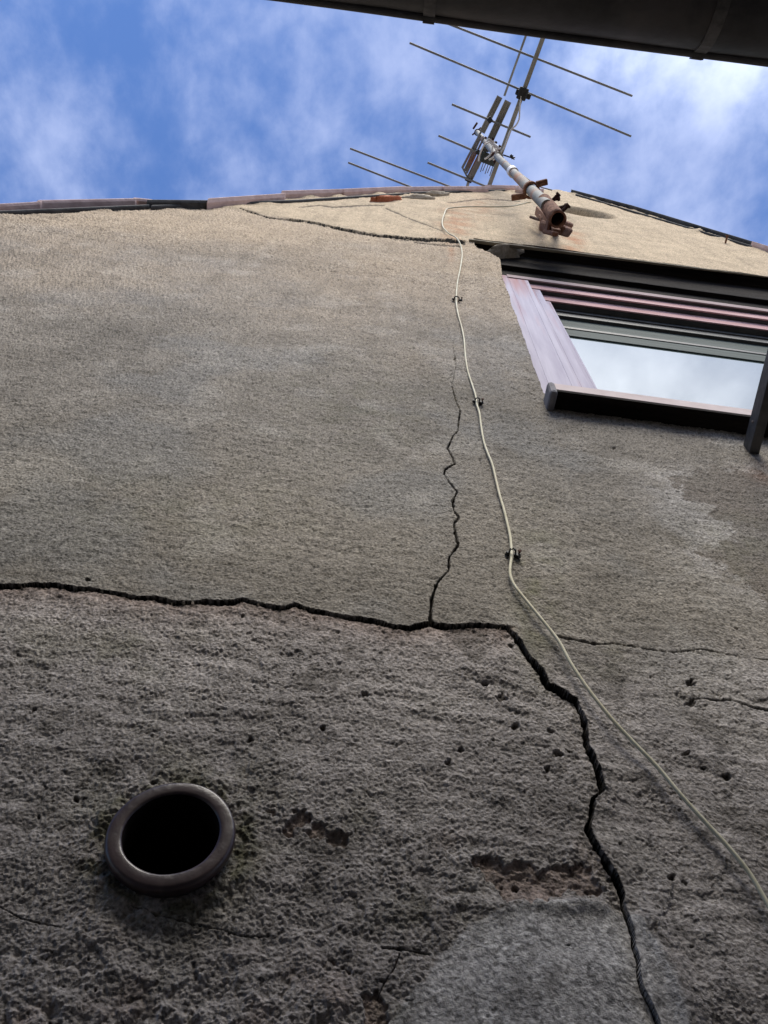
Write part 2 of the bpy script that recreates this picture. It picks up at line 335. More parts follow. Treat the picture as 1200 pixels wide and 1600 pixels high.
def build_wall():
    pitch = math.asin(Zc[1])    # not used further: elevation is measured from the optical axis
    pit = math.radians(61.34)
    yv = np.concatenate([np.arange(-900, 360, 1.25), np.arange(360, 540, 0.55)])
    zf = D * np.tan(pit + np.arctan(yv / F)) + CAMZ
    zlow = np.linspace(0.0, zf[0], 46)[:-1]
    z = np.concatenate([zlow, zf])
    u = np.concatenate([np.linspace(-2600, -690, 160)[:-1], np.arange(-690, 690, 1.25), np.linspace(690, 2600, 160)])
    el = np.arctan((z - CAMZ) / D); dep = np.hypot(z - CAMZ, D) * np.cos(el - pit); dep = np.maximum(dep, 0.5)
    Zg, Ug = np.meshgrid(z, u, indexing='ij'); X = Ug * dep[:, None] / F; Z = Zg.copy()
    nr, nc = X.shape
    px, py = project(X, np.zeros_like(X), Z)
    X0 = X.copy(); Z0 = Z.copy()
    near = sstep(5.0, 2.0, Z - CAMZ)
    # --- coats and zones -------------------------------------------------
    Hc = [(-300, 925, 4), (-80, 915, 4), (0, 912, 4), (29, 913, 3.5), (58, 909, 4), (87, 911, 4), (117, 918, 3.5), (140, 918, 3.5), (175, 924, 4), (216, 933, 4), (245, 933, 3), (274, 940, 3),
          (321, 939, 3), (362, 942, 3), (379, 937, 3), (420, 947, 3.5), (443, 949, 3.5), (461, 943, 3.5), (484, 952, 4), (525, 959, 4.2), (583, 968, 4.5), (618, 978, 4.5), (642, 979, 4.5), (671, 973, 4.5),
          (700, 976, 3.6), (750, 976, 3.2), (792, 979, 4)]
    Dc = [(792, 979, 4), (804, 990, 4.5), (817, 1010, 5), (829, 1029, 5), (846, 1048, 6), (856, 1071, 7), (879, 1083, 6.5), (900, 1094, 6.5), (908, 1112, 6.5), (915, 1133, 6), (917, 1158, 6),
          (927, 1187, 6), (937, 1217, 6), (940, 1237, 5), (927, 1248, 5.5), (923, 1279, 5.5), (917, 1294, 5), (927, 1317, 5), (942, 1346, 5), (958, 1367, 6), (971, 1400, 6.5), (973, 1415, 4),
          (979, 1435, 3), (988, 1465, 3), (988, 1482, 2.6), (995, 1505, 2.8), (995, 1530, 2.6), (1000, 1550, 2.8), (1015, 1575, 3), (1025, 1600, 3), (1045, 1660, 3), (1060, 1800, 3)]
    Vc = [(672, 971, 3.6), (675, 934, 3.4), (683, 911, 3.2), (701, 891, 3), (702, 871, 3.2), (716, 852, 2.6), (711, 833, 2.5), (709, 819, 2.6), (717, 810, 2.2), (709, 799, 2.4), (707, 784, 2.5),
          (714, 770, 2), (703, 756, 1.7), (694, 741, 2), (695, 734, 1.6), (711, 725, 1.7), (706, 713, 2), (699, 700, 1.5), (708, 682, 1.5), (715, 674, 1.5), (719, 641, 1.1), (711, 623, 0.9), (706, 602, 0.6)]
    Uc = [(375, 328, 0.5), (390, 332, 0.7), (420, 341, 0.9), (460, 345, 0.9), (497, 351, 1.1), (527, 358, 1.2), (577, 368, 1.3), (610, 372, 1.5), (647, 376, 1.8), (693, 377, 2.0), (725, 380, 2.4)]
    thin = [[(603, 327, 1.0), (623, 335, 1.2), (643, 345, 1.0), (667, 353, .7), (690, 362, .6)], [(467, 325, .8), (500, 322, .8), (520, 325, 1.2), (557, 323, 1.2), (600, 322, 1)],
            [(862, 990, .8), (887, 998, 1.4), (933, 1006, 1.6), (958, 1004, .9), (1000, 1012, .8), (1054, 1019, .9), (1096, 1015, .6), (1158, 1027, .6), (1230, 1035, .5)],
            [(1083, 1092, .7), (1117, 1094, 1.4), (1142, 1094, 2), (1171, 1104, 2), (1200, 1110, 2.2), (1300, 1125, 2)],
            [(598, 1480, 2), (630, 1483, 2.4), (672, 1490, 1.2)], [(625, 1490, .8), (615, 1515, .9), (600, 1538, .9), (590, 1560, .6)],
            [(648, 380, 1.2), (690, 384, 1.6), (722, 386, 1.0)],
            [(700, 318, .8), (760, 312, .8), (812, 316, .8)], [(0, 1420, .7), (40, 1440, 1.1), (90, 1450, .7)], [(205, 1418, .8), (250, 1435, 1.1), (330, 1452, .6), (370, 1462, 1.0), (420, 1462, 1.4)], [(706, 602, .6), (712, 575, .5), (708, 545, .5), (711, 520, .3)]]
    hx = np.array([p[0] for p in Hc]); hy = np.array([p[1] for p in Hc])
    yl = np.interp(px, hx, hy) + 1.8 * perlin(px * 0.11, px * 0 + 3.3, 5) + 1.0 * perlin(px * 0.33, px * 0 + 8.3, 6)
    jag = 1.5 * perlin(X * 110, Z * 110, 21) + 0.8 * perlin(X * 260, Z * 260, 22)
    xd = np.interp(py, [p[1] for p in Dc], [p[0] for p in Dc])
    lower = sstep(-6, 6, py - np.where(px < 792, yl, 979))     # 1 below the long crack
    lower_left = lower * (1 - sstep(-4, 4, px - xd))           # the panel under the long crack, left of the diagonal one
    smoothp = sstep(-5, 6, inpoly(px, py, [(665, 1540), (690, 1490), (725, 1455), (775, 1430), (830, 1416), (900, 1412), (960, 1420), (1005, 1445), (1050, 1520), (1075, 1600), (1090, 1760), (560, 1760), (610, 1600), (650, 1540)], 12)
                    + 7 * fbm(X, Z, 22, 3, 61))
    dome = np.exp(-(((px - 880) / 170) ** 2 + ((py - 1640) / 190) ** 2) ** 2)
    upper = sstep(-1.5, 1.5, np.interp(px, [330, 390, 460, 527, 610, 693, 730, 1300], [322, 332, 345, 358, 372, 377, 379, 455]) - py) * (px > 330)
    bsd = inpoly(px, py, [(1045, 745), (1085, 738), (1130, 728), (1180, 740), (1260, 740), (1500, 760), (1520, 1180), (1380, 1080), (1290, 1010), (1210, 945), (1160, 905), (1090, 868), (1115, 850), (1152, 838), (1140, 822), (1105, 808), (1112, 790), (1075, 780), (1062, 765)], 10) + 13 * fbm(X, Z, 34, 5, 71, 0.62); brownp = sstep(-3, 3, bsd)
    # --- relief ------------------------------------------------------------
    H = 0.0045 * fbm(X, Z, 1.6, 3, 1) + 0.0016 * fbm(X, Z, 9, 3, 11)
    gr = fbm(X, Z, 75, 2, 31)
    grain = np.maximum(gr, -0.25)                                              # thrown grains stand proud
    fine = fbm(X, Z, 270, 2, 41)
    wd, wi = worley(X * 165 + 0.5 * perlin(X * 90, Z * 90, 50), Z * 165, 51)
    cells = np.clip(0.75 - wd, 0, 1)
    lodm = 1.0 / (1.0 + ((Z - CAMZ) / 3.2) ** 2)
    rough = 1.0 + 0.55 * lower_left
    lowz = sstep(955, 1120, py) * (1 - lower_left) + lower_left
    calm = sstep(0.35, -0.35, fbm(X, Z, 9, 3, 83)) * lowz
    grmask = 0.65 + 0.5 * sstep(-0.4, 0.5, fbm(X, Z, 4.5, 3, 81))
    G = ((0.0005 * grain + 0.0003 * cells) * (1 - 0.6 * calm) + 0.00062 * fine) * rough
    fl = fbm(X, Z, 16, 5, 85, 0.62); fl2 = fbm(X, Z, 30, 4, 87, 0.62)
    G += lowz * (0.0011 * sstep(0.10, 0.2, fl) + 0.0006 * sstep(0.25, 0.34, fl2)) * grmask
    G *= (1 - 0.80 * smoothp)
    G *= 1 + 4.6 * sstep(0.5, 3.0, Z - CAMZ)                                     # coarser thrown coat higher up
    G *= 1 - 0.75 * upper
    H += G
    # horizontal drag marks of the upper coat
    H += 0.005 * dome + 0.0018 * smoothp
    H += lowz * (0.0022 * fbm(X, Z, 14, 2, 86) + 0.0012 * perlin(X * 20 + 0.8 * perlin(X * 9, Z * 9, 88), Z * 55, 89) * (1 - smoothp))
    H += 0.0009 * perlin(X * 28, Z * 75, 91) * (1 - smoothp) * (1 - 0.5 * upper)
    # eroded zones at the foot
    ero = sstep(1430, 1580, py + 60 * fbm(X, Z, 6, 3, 101)) * sstep(640, 520, px)
    ero = np.maximum(ero, 0.7 * sstep(60, 10, np.abs(py - 1340 - 0.05 * (px - 700))) * sstep(560, 640, px) * sstep(1000, 900, px))
    er = fbm(X, Z, 38, 4, 111)
    H += ero * (0.0032 * np.abs(er) - 0.0026 * sstep(0.15, 0.4, fbm(X, Z, 27, 3, 121)))
    # pits
    pits = np.zeros_like(H); pdark = np.zeros_like(H)
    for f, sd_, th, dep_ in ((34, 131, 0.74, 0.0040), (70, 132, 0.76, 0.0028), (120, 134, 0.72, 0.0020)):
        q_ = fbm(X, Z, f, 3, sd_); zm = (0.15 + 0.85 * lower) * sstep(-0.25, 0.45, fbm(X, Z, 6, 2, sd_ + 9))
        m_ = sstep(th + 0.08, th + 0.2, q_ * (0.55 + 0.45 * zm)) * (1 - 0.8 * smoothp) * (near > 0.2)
        pits += m_ * dep_; pdark = np.maximum(pdark, 0.8 * m_)
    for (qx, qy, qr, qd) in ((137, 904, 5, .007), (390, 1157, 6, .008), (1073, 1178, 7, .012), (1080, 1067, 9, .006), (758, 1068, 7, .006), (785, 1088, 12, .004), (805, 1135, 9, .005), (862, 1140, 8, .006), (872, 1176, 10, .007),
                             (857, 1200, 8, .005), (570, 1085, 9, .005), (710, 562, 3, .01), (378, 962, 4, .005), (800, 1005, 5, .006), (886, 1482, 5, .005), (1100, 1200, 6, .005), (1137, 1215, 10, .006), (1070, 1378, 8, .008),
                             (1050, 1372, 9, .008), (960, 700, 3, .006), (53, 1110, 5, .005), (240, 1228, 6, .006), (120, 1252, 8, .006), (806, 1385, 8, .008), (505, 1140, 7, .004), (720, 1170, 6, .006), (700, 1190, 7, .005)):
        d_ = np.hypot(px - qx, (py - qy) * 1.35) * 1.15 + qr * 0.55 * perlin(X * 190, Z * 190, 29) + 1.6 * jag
        m_ = sstep(qr, qr * 0.45, d_); pits = np.maximum(pits, m_ * qd); pdark = np.maximum(pdark, m_)
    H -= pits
    # the long crack: upper coat overhangs, the one below falls back under it
    tt = py - yl
    fade = sstep(-330, -120, px) * sstep(815, 785, px)
    H += fade * np.where(tt < 0, 0.0020 * np.exp(np.minimum(tt, 0) / 26), -0.0028 * np.exp(-np.maximum(tt, 0) / 30))
    # peeled coat: sharp ragged edge, browner coat below
    peel = np.zeros_like(H)
    for poly in ([(423, 1272), (445, 1266), (478, 1272), (483, 1292), (520, 1290), (552, 1302), (545, 1316), (500, 1314), (470, 1306), (438, 1300)],
                 [(495, 1466), (508, 1470), (520, 1494), (556, 1520), (545, 1524), (512, 1512), (500, 1492)],
                 [(735, 1340), (760, 1332), (790, 1352), (830, 1346), (850, 1352), (880, 1344), (925, 1352), (955, 1395), (940, 1408), (900, 1400), (850, 1412), (806, 1402), (790, 1420), (790, 1392), (760, 1380)],
                 [(560, 1555), (590, 1545), (615, 1570), (610, 1640), (560, 1640)]):
        sdp = inpoly(px, py, poly, 8) - 3 + 16 * fbm(X, Z, 40, 4, 151, 0.6)
        peel = np.maximum(peel, sstep(-1, 2.2, sdp))
    H -= peel * 0.0036
    # cracks proper
    crk = np.zeros_like(H); deep = np.zeros_like(H)
    for pts, dm, wf in ((Hc, 0.010, 0.34), (Dc, 0.022, 0.42), (Vc, 0.014, 0.50), (Uc, 0.010, 0.8)):
        d_, hw = polydist(px, py, pts, 30); hw = hw * wf * np.clip(1 + 0.8 * perlin(X * 24, Z * 24, 27) + 0.45 * perlin(X * 75, Z * 75, 28), 0.35, 2)
        d_ = np.maximum(d_ + jag * np.clip(hw * 0.5, 0.35, 1.15), 0)
        m_ = sstep(1.1, 0.7, d_ / np.maximum(hw, 0.3)) * (d_ < 50)
        crk = np.maximum(crk, sstep(1.6, 1.05, d_ / np.maximum(hw, 0.3)) * (d_ < 50)); deep = np.maximum(deep, m_ * dm)
    for pts in thin:
        d_, hw = polydist(px, py, pts, 30)
        d_ = np.maximum(d_ + jag * np.clip(hw * 0.5, 0.3, 0.9), 0)
        m_ = sstep(1.3, 0.5, d_ / np.maximum(hw, 0.3)) * (d_ < 50) * 0.7
        crk = np.maximum(crk, m_); deep = np.maximum(deep, m_ * 0.004)
    # lips beside the diagonal crack
    ddg, _ = polydist(px, py, Dc, 80)
    H += np.where(px > xd, 0.0040, -0.0030) * np.exp(-ddg / 22) * (ddg < 200) * sstep(965, 1000, py)
    H -= deep
    # ridge at the right border of the smooth patch
    d_, _ = polydist(px, py, [(1010, 1440, 1), (1050, 1510, 1), (1078, 1600, 1), (1095, 1760, 1)], 90)
    H += 0.006 * np.exp(-(d_ / 22) ** 2) * (d_ < 200)
    H += 0.004 * np.exp(-((py - 1415 - 10 * perlin(px * .02, px * 0, 9)) / 14) ** 2) * sstep(640, 760, px) * sstep(960, 940, px)
    # upper gable coat is thicker than the wall below
    H += 0.006 * upper
    # old round opening in the gable, its bright inside painted further down
    pc = wp(913, 333); rr = np.hypot((X - pc[0]) / 0.24, (Z - pc[2]) / 0.27)
    H -= 0.13 * sstep(1.0, 0.6, rr)
    # lumps of mortar along the verge
    ztop = np.interp(X, rx, rz)
    lump = sstep(0.45, 0.0, ztop - Z) * (Z > CAMZ + 1.2)
    H += lump * 0.02 * np.maximum(fbm(X, Z, 5.0, 3, 171), -0.1)
    # hole for the pipe
    pp = wp(268, 1299, -0.018); rp = np.hypot(X - pp[0], Z - pp[2])
    H += 0.004 * np.exp(-((rp - 0.066) / 0.014) ** 2) * (0.5 + fbm(X, Z, 40, 3, 181))
    # --- colours of the coats ------------------------------------------------
    def colr(*c): return np.array(c, np.float32)[None, None, :]
    n_big = fbm(X, Z, 1.4, 4, 201)[..., None]; n_mid = fbm(X, Z, 7, 4, 211)[..., None]; n_sm = fbm(X, Z, 30, 3, 221)[..., None]
    col = colr(0.222, 0.203, 0.176) * (1 + 0.18 * n_big + 0.16 * n_mid + 0.10 * n_sm)
    def mixc(col, c, m): return col * (1 - m[..., None]) + (c if isinstance(c, np.ndarray) else colr(*c)) * m[..., None]
    grey = sstep(0.05, 0.6, fbm(X, Z, 3.2, 4, 231)); col = mixc(col, (0.22, 0.215, 0.205), 0.6 * grey)
    col = mixc(col, colr(0.375, 0.348, 0.335) * (1 + 0.16 * n_mid + 0.14 * n_big + 0.12 * n_sm), 0.88 * lowz)
    pale = sstep(0.25, 0.7, fbm(X, Z, 6, 4, 241)); col = mixc(col, (0.38, 0.36, 0.325), 0.40 * pale * (1 - 0.4 * lowz))
    col = col * (1 - 0.17 * sstep(2.4, 1.0, Z - CAMZ + 0.3 * fbm(X, Z, 1.7, 3, 235)))[..., None]  # darkens downwards, part of the painted height falloff
    warm = sstep(1.5, 3.9, Z - CAMZ + 0.5 * fbm(X, Z, 1.1, 3, 233)); col = mixc(col, colr(0.47, 0.365, 0.25) * (1 + 0.12 * n_mid + 0.1 * n_sm), 0.85 * warm)  # warm tan coat, paled upwards: light falloff put into the colour
    col = mixc(col, colr(0.49, 0.385, 0.255) * (1 + 0.15 * n_mid + 0.1 * n_sm), 0.92 * upper)
    col = mixc(col, (0.47, 0.465, 0.465), 0.85 * smoothp * (0.7 + 0.3 * n_mid[..., 0]))
    col = mixc(col, (0.125, 0.108, 0.094), 0.72 * brownp * np.clip(0.8 + 0.5 * n_mid[..., 0], 0, 1.2))
    edge = (1 - brownp) * np.exp(np.minimum(bsd, 0) / 32) * sstep(700, 760, py) * sstep(1010, 900, px * 0 + py) * (px < 1200)
    col = mixc(col, (0.33, 0.315, 0.30), 0.8 * edge * sstep(-0.9, 0.3, fbm(X, Z, 20, 3, 251)))
    # grains are paler than the matrix between them
    col *= (1 - 0.10 * sstep(0.0, 0.6, perlin(X * 26 + 0.6 * perlin(X * 3, Z * 3, 401), Z * 1.1, 402)) * sstep(1.0, 2.2, Z - CAMZ))[..., None]
    col *= (1 + 0.22 * np.clip(grain, -1, 1) + 0.10 * fine)[..., None]
    # pinkish brown bed coat in peels, along the long crack and in eroded spots
    bed = np.maximum(peel, fade * (tt > 0) * np.exp(-np.maximum(tt, 0) / 22) * 1.3)
    bed = np.maximum(bed, 0.65 * ero * sstep(0.0, 0.5, fbm(X, Z, 16, 3, 261)))
    col = mixc(col, colr(0.215, 0.155, 0.13) * (1 + 0.3 * n_sm), np.clip(bed, 0, 1) * 0.6)
    # moss and algae
    ms = np.zeros_like(H)
    for (qx, qy, qrx, qry, a) in ((270, 1300, 150, 125, .9), (840, 940, 34, 110, .9), (200, 1010, 120, 45, .55), (60, 1000, 80, 50, .4), (500, 1270, 110, 40, .55), (950, 1030, 70, 30, .4), (690, 1430, 80, 40, .55), (640, 1560, 60, 60, .5),
                                  (845, 1060, 40, 40, .45), (560, 640, 150, 80, .25), (300, 800, 220, 70, .25), (1150, 860, 80, 60, .3), (240, 1210, 140, 30, .4), (870, 1560, 40, 20, .2)):
        ms = np.maximum(ms, a * np.exp(-(((px - qx) / qrx) ** 2 + ((py - qy) / qry) ** 2)))
    ms = ms * sstep(-0.35, 0.5, fbm(X, Z, 18, 4, 271)); col = mixc(col, (0.115, 0.115, 0.06), np.clip(ms, 0, 1) * 0.7)
    ringm = np.exp(-((rp - 0.062) / 0.013) ** 2) * sstep(-0.3, 0.3, fbm(X, Z, 45, 3, 281)); col = mixc(col, (0.085, 0.085, 0.045), ringm * 0.7)
    H += 0.003 * ringm * np.maximum(fbm(X, Z, 170, 2, 285), 0) + 0.0012 * ms * np.maximum(fbm(X, Z, 150, 2, 286), 0)
    soot = sstep(0.35, 0.75, fbm(X, Z, 11, 4, 291)) * lowz; col = mixc(col, (0.07, 0.062, 0.052), 0.5 * soot)
    # rust stains
    for (qx, qy, qrx, qry, a) in ((712, 352, 24, 26, .75), (896, 384, 15, 20, 1.0), (845, 352, 10, 20, .4), (705, 395, 5, 12, .5), (755, 325, 22, 16, .4), (1190, 740, 26, 20, .22)):
        m_ = a * np.exp(-(((px - qx) / qrx) ** 2 + ((py - qy) / qry) ** 2)) * sstep(-0.6, 0.4, fbm(X, Z, 6, 3, 301)); col = mixc(col, (0.42, 0.20, 0.10), np.clip(m_, 0, 1))
    patch = np.exp(-((rr / 0.55) ** 4)); col = mixc(col, (0.55, 0.57, 0.62), 0.85 * patch)  # highlight inside the round opening painted as a pale spot
    col = mixc(col, (0.035, 0.028, 0.022), np.clip(pdark * 0.75, 0, 1)); col = mixc(col, (0.012, 0.010, 0.008), np.clip(crk * 1.1, 0, 1))  # pits darkened; cracks painted black to stand in for their depth shade
    col = np.clip(col, 0.004, 0.8)
    # --- openings and roof line ---------------------------------------------------
    jx = 0.005 * perlin(Z[:, 0] * 7, Z[:, 0] * 0, 311) + 0.0012 * perlin(Z[:, 0] * 40, Z[:, 0] * 0, 312)
    zz = Z[:, 0] - CAMZ
    bite = 0.055 * sstep(3.25, 3.45, zz) * 0.25 - 0.10 * sstep(3.55, 3.85, zz) * (zz < 4.1)
    xl = XL + jx + bite
    kl = np.abs(X - xl[:, None]).argmin(axis=1); kr = np.abs(X - XR).argmin(axis=1)
    rs_ = int(np.abs(Z[:, 0] - ZS).argmin()); rl_ = int(np.abs(Z[:, 0] - ZL).argmin())
    Z[rs_, :] = ZS; Z[rl_, :] = ZL
    for i in range(rs_, rl_ + 1):
        for q_ in (max(i - 1, rs_), i, min(i + 1, rl_)):
            lo_, hi_ = sorted((kl[i], kl[q_])); X[i, lo_:hi_ + 1] = xl[i]
            lo_, hi_ = sorted((kr[i], kr[q_])); X[i, lo_:hi_ + 1] = XR
    tj = ztop - 0.015 - 0.03 * np.abs(fbm(X[0:1, :] * 0 + X[-1:, :], X[0:1, :] * 0, 4.0, 3, 321)) if False else ztop
    above = Z > ztop
    # snap the last row below the roof line on to it
    for j in range(nc):
        ka = np.argmax(above[:, j]) if above[:, j].any() else nr
        if 0 < ka < nr: Z[ka, j] = ztop[ka, j]; H[ka, j] = H[ka - 1, j]
    keep = np.ones((nr - 1, nc - 1), bool)
    ab = Z > ztop + 1e-6
    keep &= ~(ab[:-1, :-1] | ab[:-1, 1:] | ab[1:, :-1] | ab[1:, 1:])
    ii, jj = np.meshgrid(np.arange(nr - 1), np.arange(nc - 1), indexing='ij')
    ins = (ii >= rs_) & (ii < rl_) & (jj >= np.maximum(kl[:-1], kl[1:])[:, None]) & (jj < np.minimum(kr[:-1], kr[1:])[:, None])
    keep &= ~ins
    keep &= ~(rp[:-1, :-1] < 0.044)
    keep &= (X[:-1, :-1] > -3.2) & (X[1:, 1:] < 4.6) & (X[1:, :-1] > -3.2) & (X[:-1, 1:] < 4.6)
    xi_, yi_ = ii[keep], jj[keep]
    idx = lambda a, b_: a * nc + b_
    F4 = np.stack([idx(xi_, yi_), idx(xi_, yi_ + 1), idx(xi_ + 1, yi_ + 1), idx(xi_ + 1, yi_)], axis=1)
    used = np.zeros(nr * nc, bool); used[F4.ravel()] = True; remap = np.cumsum(used) - 1
    co = np.stack([X.ravel(), -H.ravel(), Z.ravel()], axis=1)[used].astype(np.float32); F4 = remap[F4].astype(np.int32)
    me = bpy.data.meshes.new('wall'); me.vertices.add(len(co)); me.vertices.foreach_set('co', co.ravel())
    me.loops.add(F4.size); me.loops.foreach_set('vertex_index', F4.ravel())
    me.polygons.add(len(F4)); me.polygons.foreach_set('loop_start', np.arange(0, F4.size, 4, dtype=np.int32))
    me.polygons.foreach_set('loop_total', np.full(len(F4), 4, np.int32))
    me.update(calc_edges=True); me.polygons.foreach_set('use_smooth', np.ones(len(F4), bool))
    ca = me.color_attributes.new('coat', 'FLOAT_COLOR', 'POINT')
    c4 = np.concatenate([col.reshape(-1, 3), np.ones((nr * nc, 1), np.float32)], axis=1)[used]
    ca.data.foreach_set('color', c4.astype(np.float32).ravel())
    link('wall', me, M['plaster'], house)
    # plaster reveals of the window opening and the wall's core behind the coat
    mb = MB(); rows = range(rs_, rl_ + 1, 3); pts = [(xl[i], Z[i, 0], -H[i, kl[i]]) for i in rows]
    mb.add([(x_, y_, z_) for x_, z_, y_ in pts] + [(x_ + 0.004, 0.20, z_) for x_, z_, y_ in pts], [(k, k + 1, k + 1 + len(pts), k + len(pts)) for k in range(len(pts) - 1)], True)
    mb.box((XR, 0.002, ZS), (XR + 0.03, 0.2, ZL))
    mb.box((XL - 0.02, 0.004, ZS - 0.05), (XR + 0.03, 0.22, ZS - 0.001))
    me2 = mb.build('window_reveal', M['render2'], house)
build_wall()

def plain_walls():
    mb = MB()
    mb.box((-3.2, 0.06, 0), (-3.0, 7.0, HZ)); mb.box((4.4, 0.06, 0), (4.6, 7.0, HZ))
    mb.box((-3.2, 7.0, 0), (4.6, 7.2, HZ))
    mb.hexa([(-3.2, 7.0, HZ), (4.6, 7.0, HZ), (4.6, 7.2, HZ), (-3.2, 7.2, HZ), (1.12, 7.0, 7.3 + CAMZ), (1.13, 7.0, 7.3 + CAMZ), (1.13, 7.2, 7.3 + CAMZ), (1.12, 7.2, 7.3 + CAMZ)])
    mb.build('side_walls', M['render2'], house)
plain_walls()

# roof: two slopes with verge tiles, slate edges and a bedding board
apex = wp(872, 291, -0.03)
roof_mb = MB()
def slope(x0, z0, x1, z1, th=0.07):
    roof_mb.hexa([(x0, 0.02, z0), (x1, 0.02, z1), (x1, 7.3, z1), (x0, 7.3, z0), (x0, 0.02, z0 + th), (x1, 0.02, z1 + th), (x1, 7.3, z1 + th), (x0, 7.3, z0 + th)])
LX, LZ = -1.648, 3.20 + CAMZ; TX, TZ = 1.15, 7.46 + CAMZ
sl = (TZ - LZ) / (TX - LX); slope(-3.5, LZ - sl * (LX + 3.5) , TX, TZ)
RX, RZ = 2.151, 5.28 + CAMZ; sr = (RZ - TZ) / (RX - TX); slope(TX + 0.001, TZ, 4.95, TZ + sr * (4.95 - TX))
roof = roof_mb.build('roof', M['tile'], house)
def verge(name, p0, p1, yo, drop, m, thick=0.02, inner=0.25):
    """a tile edge along the verge: its outer lip runs through p0-p1 on plane y = -yo, then chamfers back underneath"""
    a = wp(*p0, -yo); b_ = wp(*p1, -yo); mb = MB(); secs = []
    for p in (a, b_):
        secs.append([(p.x, -yo, p.z + thick), (p.x, -yo, p.z), (p.x, -yo + drop * 0.8, p.z - drop), (p.x, inner, p.z - drop), (p.x, inner, p.z + thick)])
    k = len(secs[0])
    mb.add(secs[0] + secs[1], [(i, (i + 1) % k, (i + 1) % k + k, i + k) for i in range(k)] + [tuple(range(k)), tuple(range(k, 2 * k))[::-1]])
    o = mb.build(name, m, house if name != 'verge_tile' and name != 'slate_edge' and name != 'bedding_board' else roof, 0.002)
    return o
TL = [((-120, 325), (64, 315)), ((58, 313), (212, 310)), ((208, 309), (238, 312)), ((325, 310), (446, 302)), ((440, 298), (545, 295)), ((538, 295), (634, 291)), ((627, 292), (700, 291)), ((694, 291), (764, 291)), ((758, 289), (812, 290)), ((806, 292), (850, 295)), ((1176, 377), (1290, 412))]
for k, (a, b_) in enumerate(TL): verge('verge_tile', a, b_, (0.030 if k < 3 else 0.042) + 0.003 * (k % 2), 0.012 if k < 3 else 0.022, M['tile'], 0.012)
for a, b_, yo in (((230, 312), (332, 313), .036), ((893, 296), (988, 321), .032), ((985, 320), (1182, 379), .036)): verge('slate_edge', a, b_, yo, 0.012, M['slate'], 0.012)
for a, b_ in (((-200, 338), (232, 320)), ((236, 321), (470, 312)), ((468, 312), (640, 301)), ((642, 300), (790, 296)), ((900, 303), (1230, 400))):
    verge('bedding_board', a, b_, 0.018, 0.008, M['slate'], 0.02, 0.3)
# broken brick and mortar lumps showing under the verge
def lumpm(name, px, py, rx_, rz_, m, y=0.0, seed=0, parent=house):
    c_ = wp(px, py, y); bm = bmesh.new(); bmesh.ops.create_icosphere(bm, subdivisions=3, radius=1.0)
    rnd = random.Random(seed); o_ = [rnd.uniform(0, 9) for _ in range(3)]
    for v in bm.verts:
        q = v.co; s_ = 1 + 0.16 * math.sin(3 * q.x + o_[0]) * math.cos(2.6 * q.z + o_[1]) + 0.1 * math.sin(7 * q.y + o_[2]) + 0.05 * math.sin(13 * q.x + 11 * q.z)
        q = Vector([math.copysign(abs(t) ** 0.6, t) for t in q]) * s_
        v.co = Vector((c_.x + q.x * rx_ + q.z * rz_ * 0.45, y + q.y * 0.03, c_.z + q.z * rz_ + q.x * rx_ * 0.9))
    me = bpy.data.meshes.new(name); bm.to_mesh(me); bm.free()
    for p in me.polygons: p.use_smooth = True
    return link(name, me, m, parent)
lumpm('brick', 606, 314, 0.055, 0.10, M['brick'], -0.006, 1); lumpm('brick', 590, 316, 0.03, 0.05, M['brick'], 0.0, 2)
lumpm('mortar_lump', 655, 312, 0.10, 0.05, M['mortar'], 0.0, 3); lumpm('mortar_lump', 682, 306, 0.07, 0.06, M['mortar'], -0.004, 4)

# ------------------------------------------------------------------ window
X2 = XR
def frame_step(mb, x0, x1, z1h, z0h, y, y2, zb=ZS, xr=None):
    """U shaped member: left stile x0..x1, head z0h..z1h, right stile; front at y, back at y2"""
    w_ = x1 - x0; xr = xr if xr else X2 - (x0 - XL)
    mb.box((x0, y, zb), (x1, y2, z0h)); mb.box((x0, y, z0h), (xr, y2, z1h)); mb.box((xr - w_, y, zb), (xr, y2, z0h - 0.0005))
window = MB()
y1, y2, y3, y4 = 0.018, 0.034, 0.056, 0.086
def zat(px, py, y): return wp(px, py, y).z
def xat(px, py, y): return wp(px, py, y).x
zh1b = zat(806, 435.5, y1); zh1t = zat(806, 432, y1)
xs2 = xat(829, 446, y1); zh2b = zat(830, 451, y2); zh2t = zh1b + 0.005
xs3 = xat(850, 465, y2); zh3b = zat(852, 470, y3); zh3t = zh2b + 0.004
xs4 = xat(866, 482, y3)
frame_step(window, XL - 0.01, xs2, zh1t - 0.003, zh1b + 0.006, y1, y1 + 0.19)
wobj = window.build('window', M['frame'], house, 0.002)
def sub(mb, name, m, bevel=0.0015):
    o = mb.build(name, m, None, bevel); o.parent = wobj; o.matrix_parent_inverse = (wobj.matrix_parent_inverse.copy() if False else Matrix.Translation(house.location - Vector(house.location)).inverted()); return o
def stile(x0, x1, y, zt, name='stile', m='frame'):
    mb = MB(); mb.box((x0, y, ZS), (x1, y + 0.1, zt)); sub(mb, name, M[m]); xr0 = X2 - (x0 - XL); mb = MB(); mb.box((xr0 - (x1 - x0), y, ZS), (xr0, y + 0.1, zt)); sub(mb, name, M[m])
stile(xs2, xs3, y2, zh2b); stile(xs3, xs4, y3, zh3b)
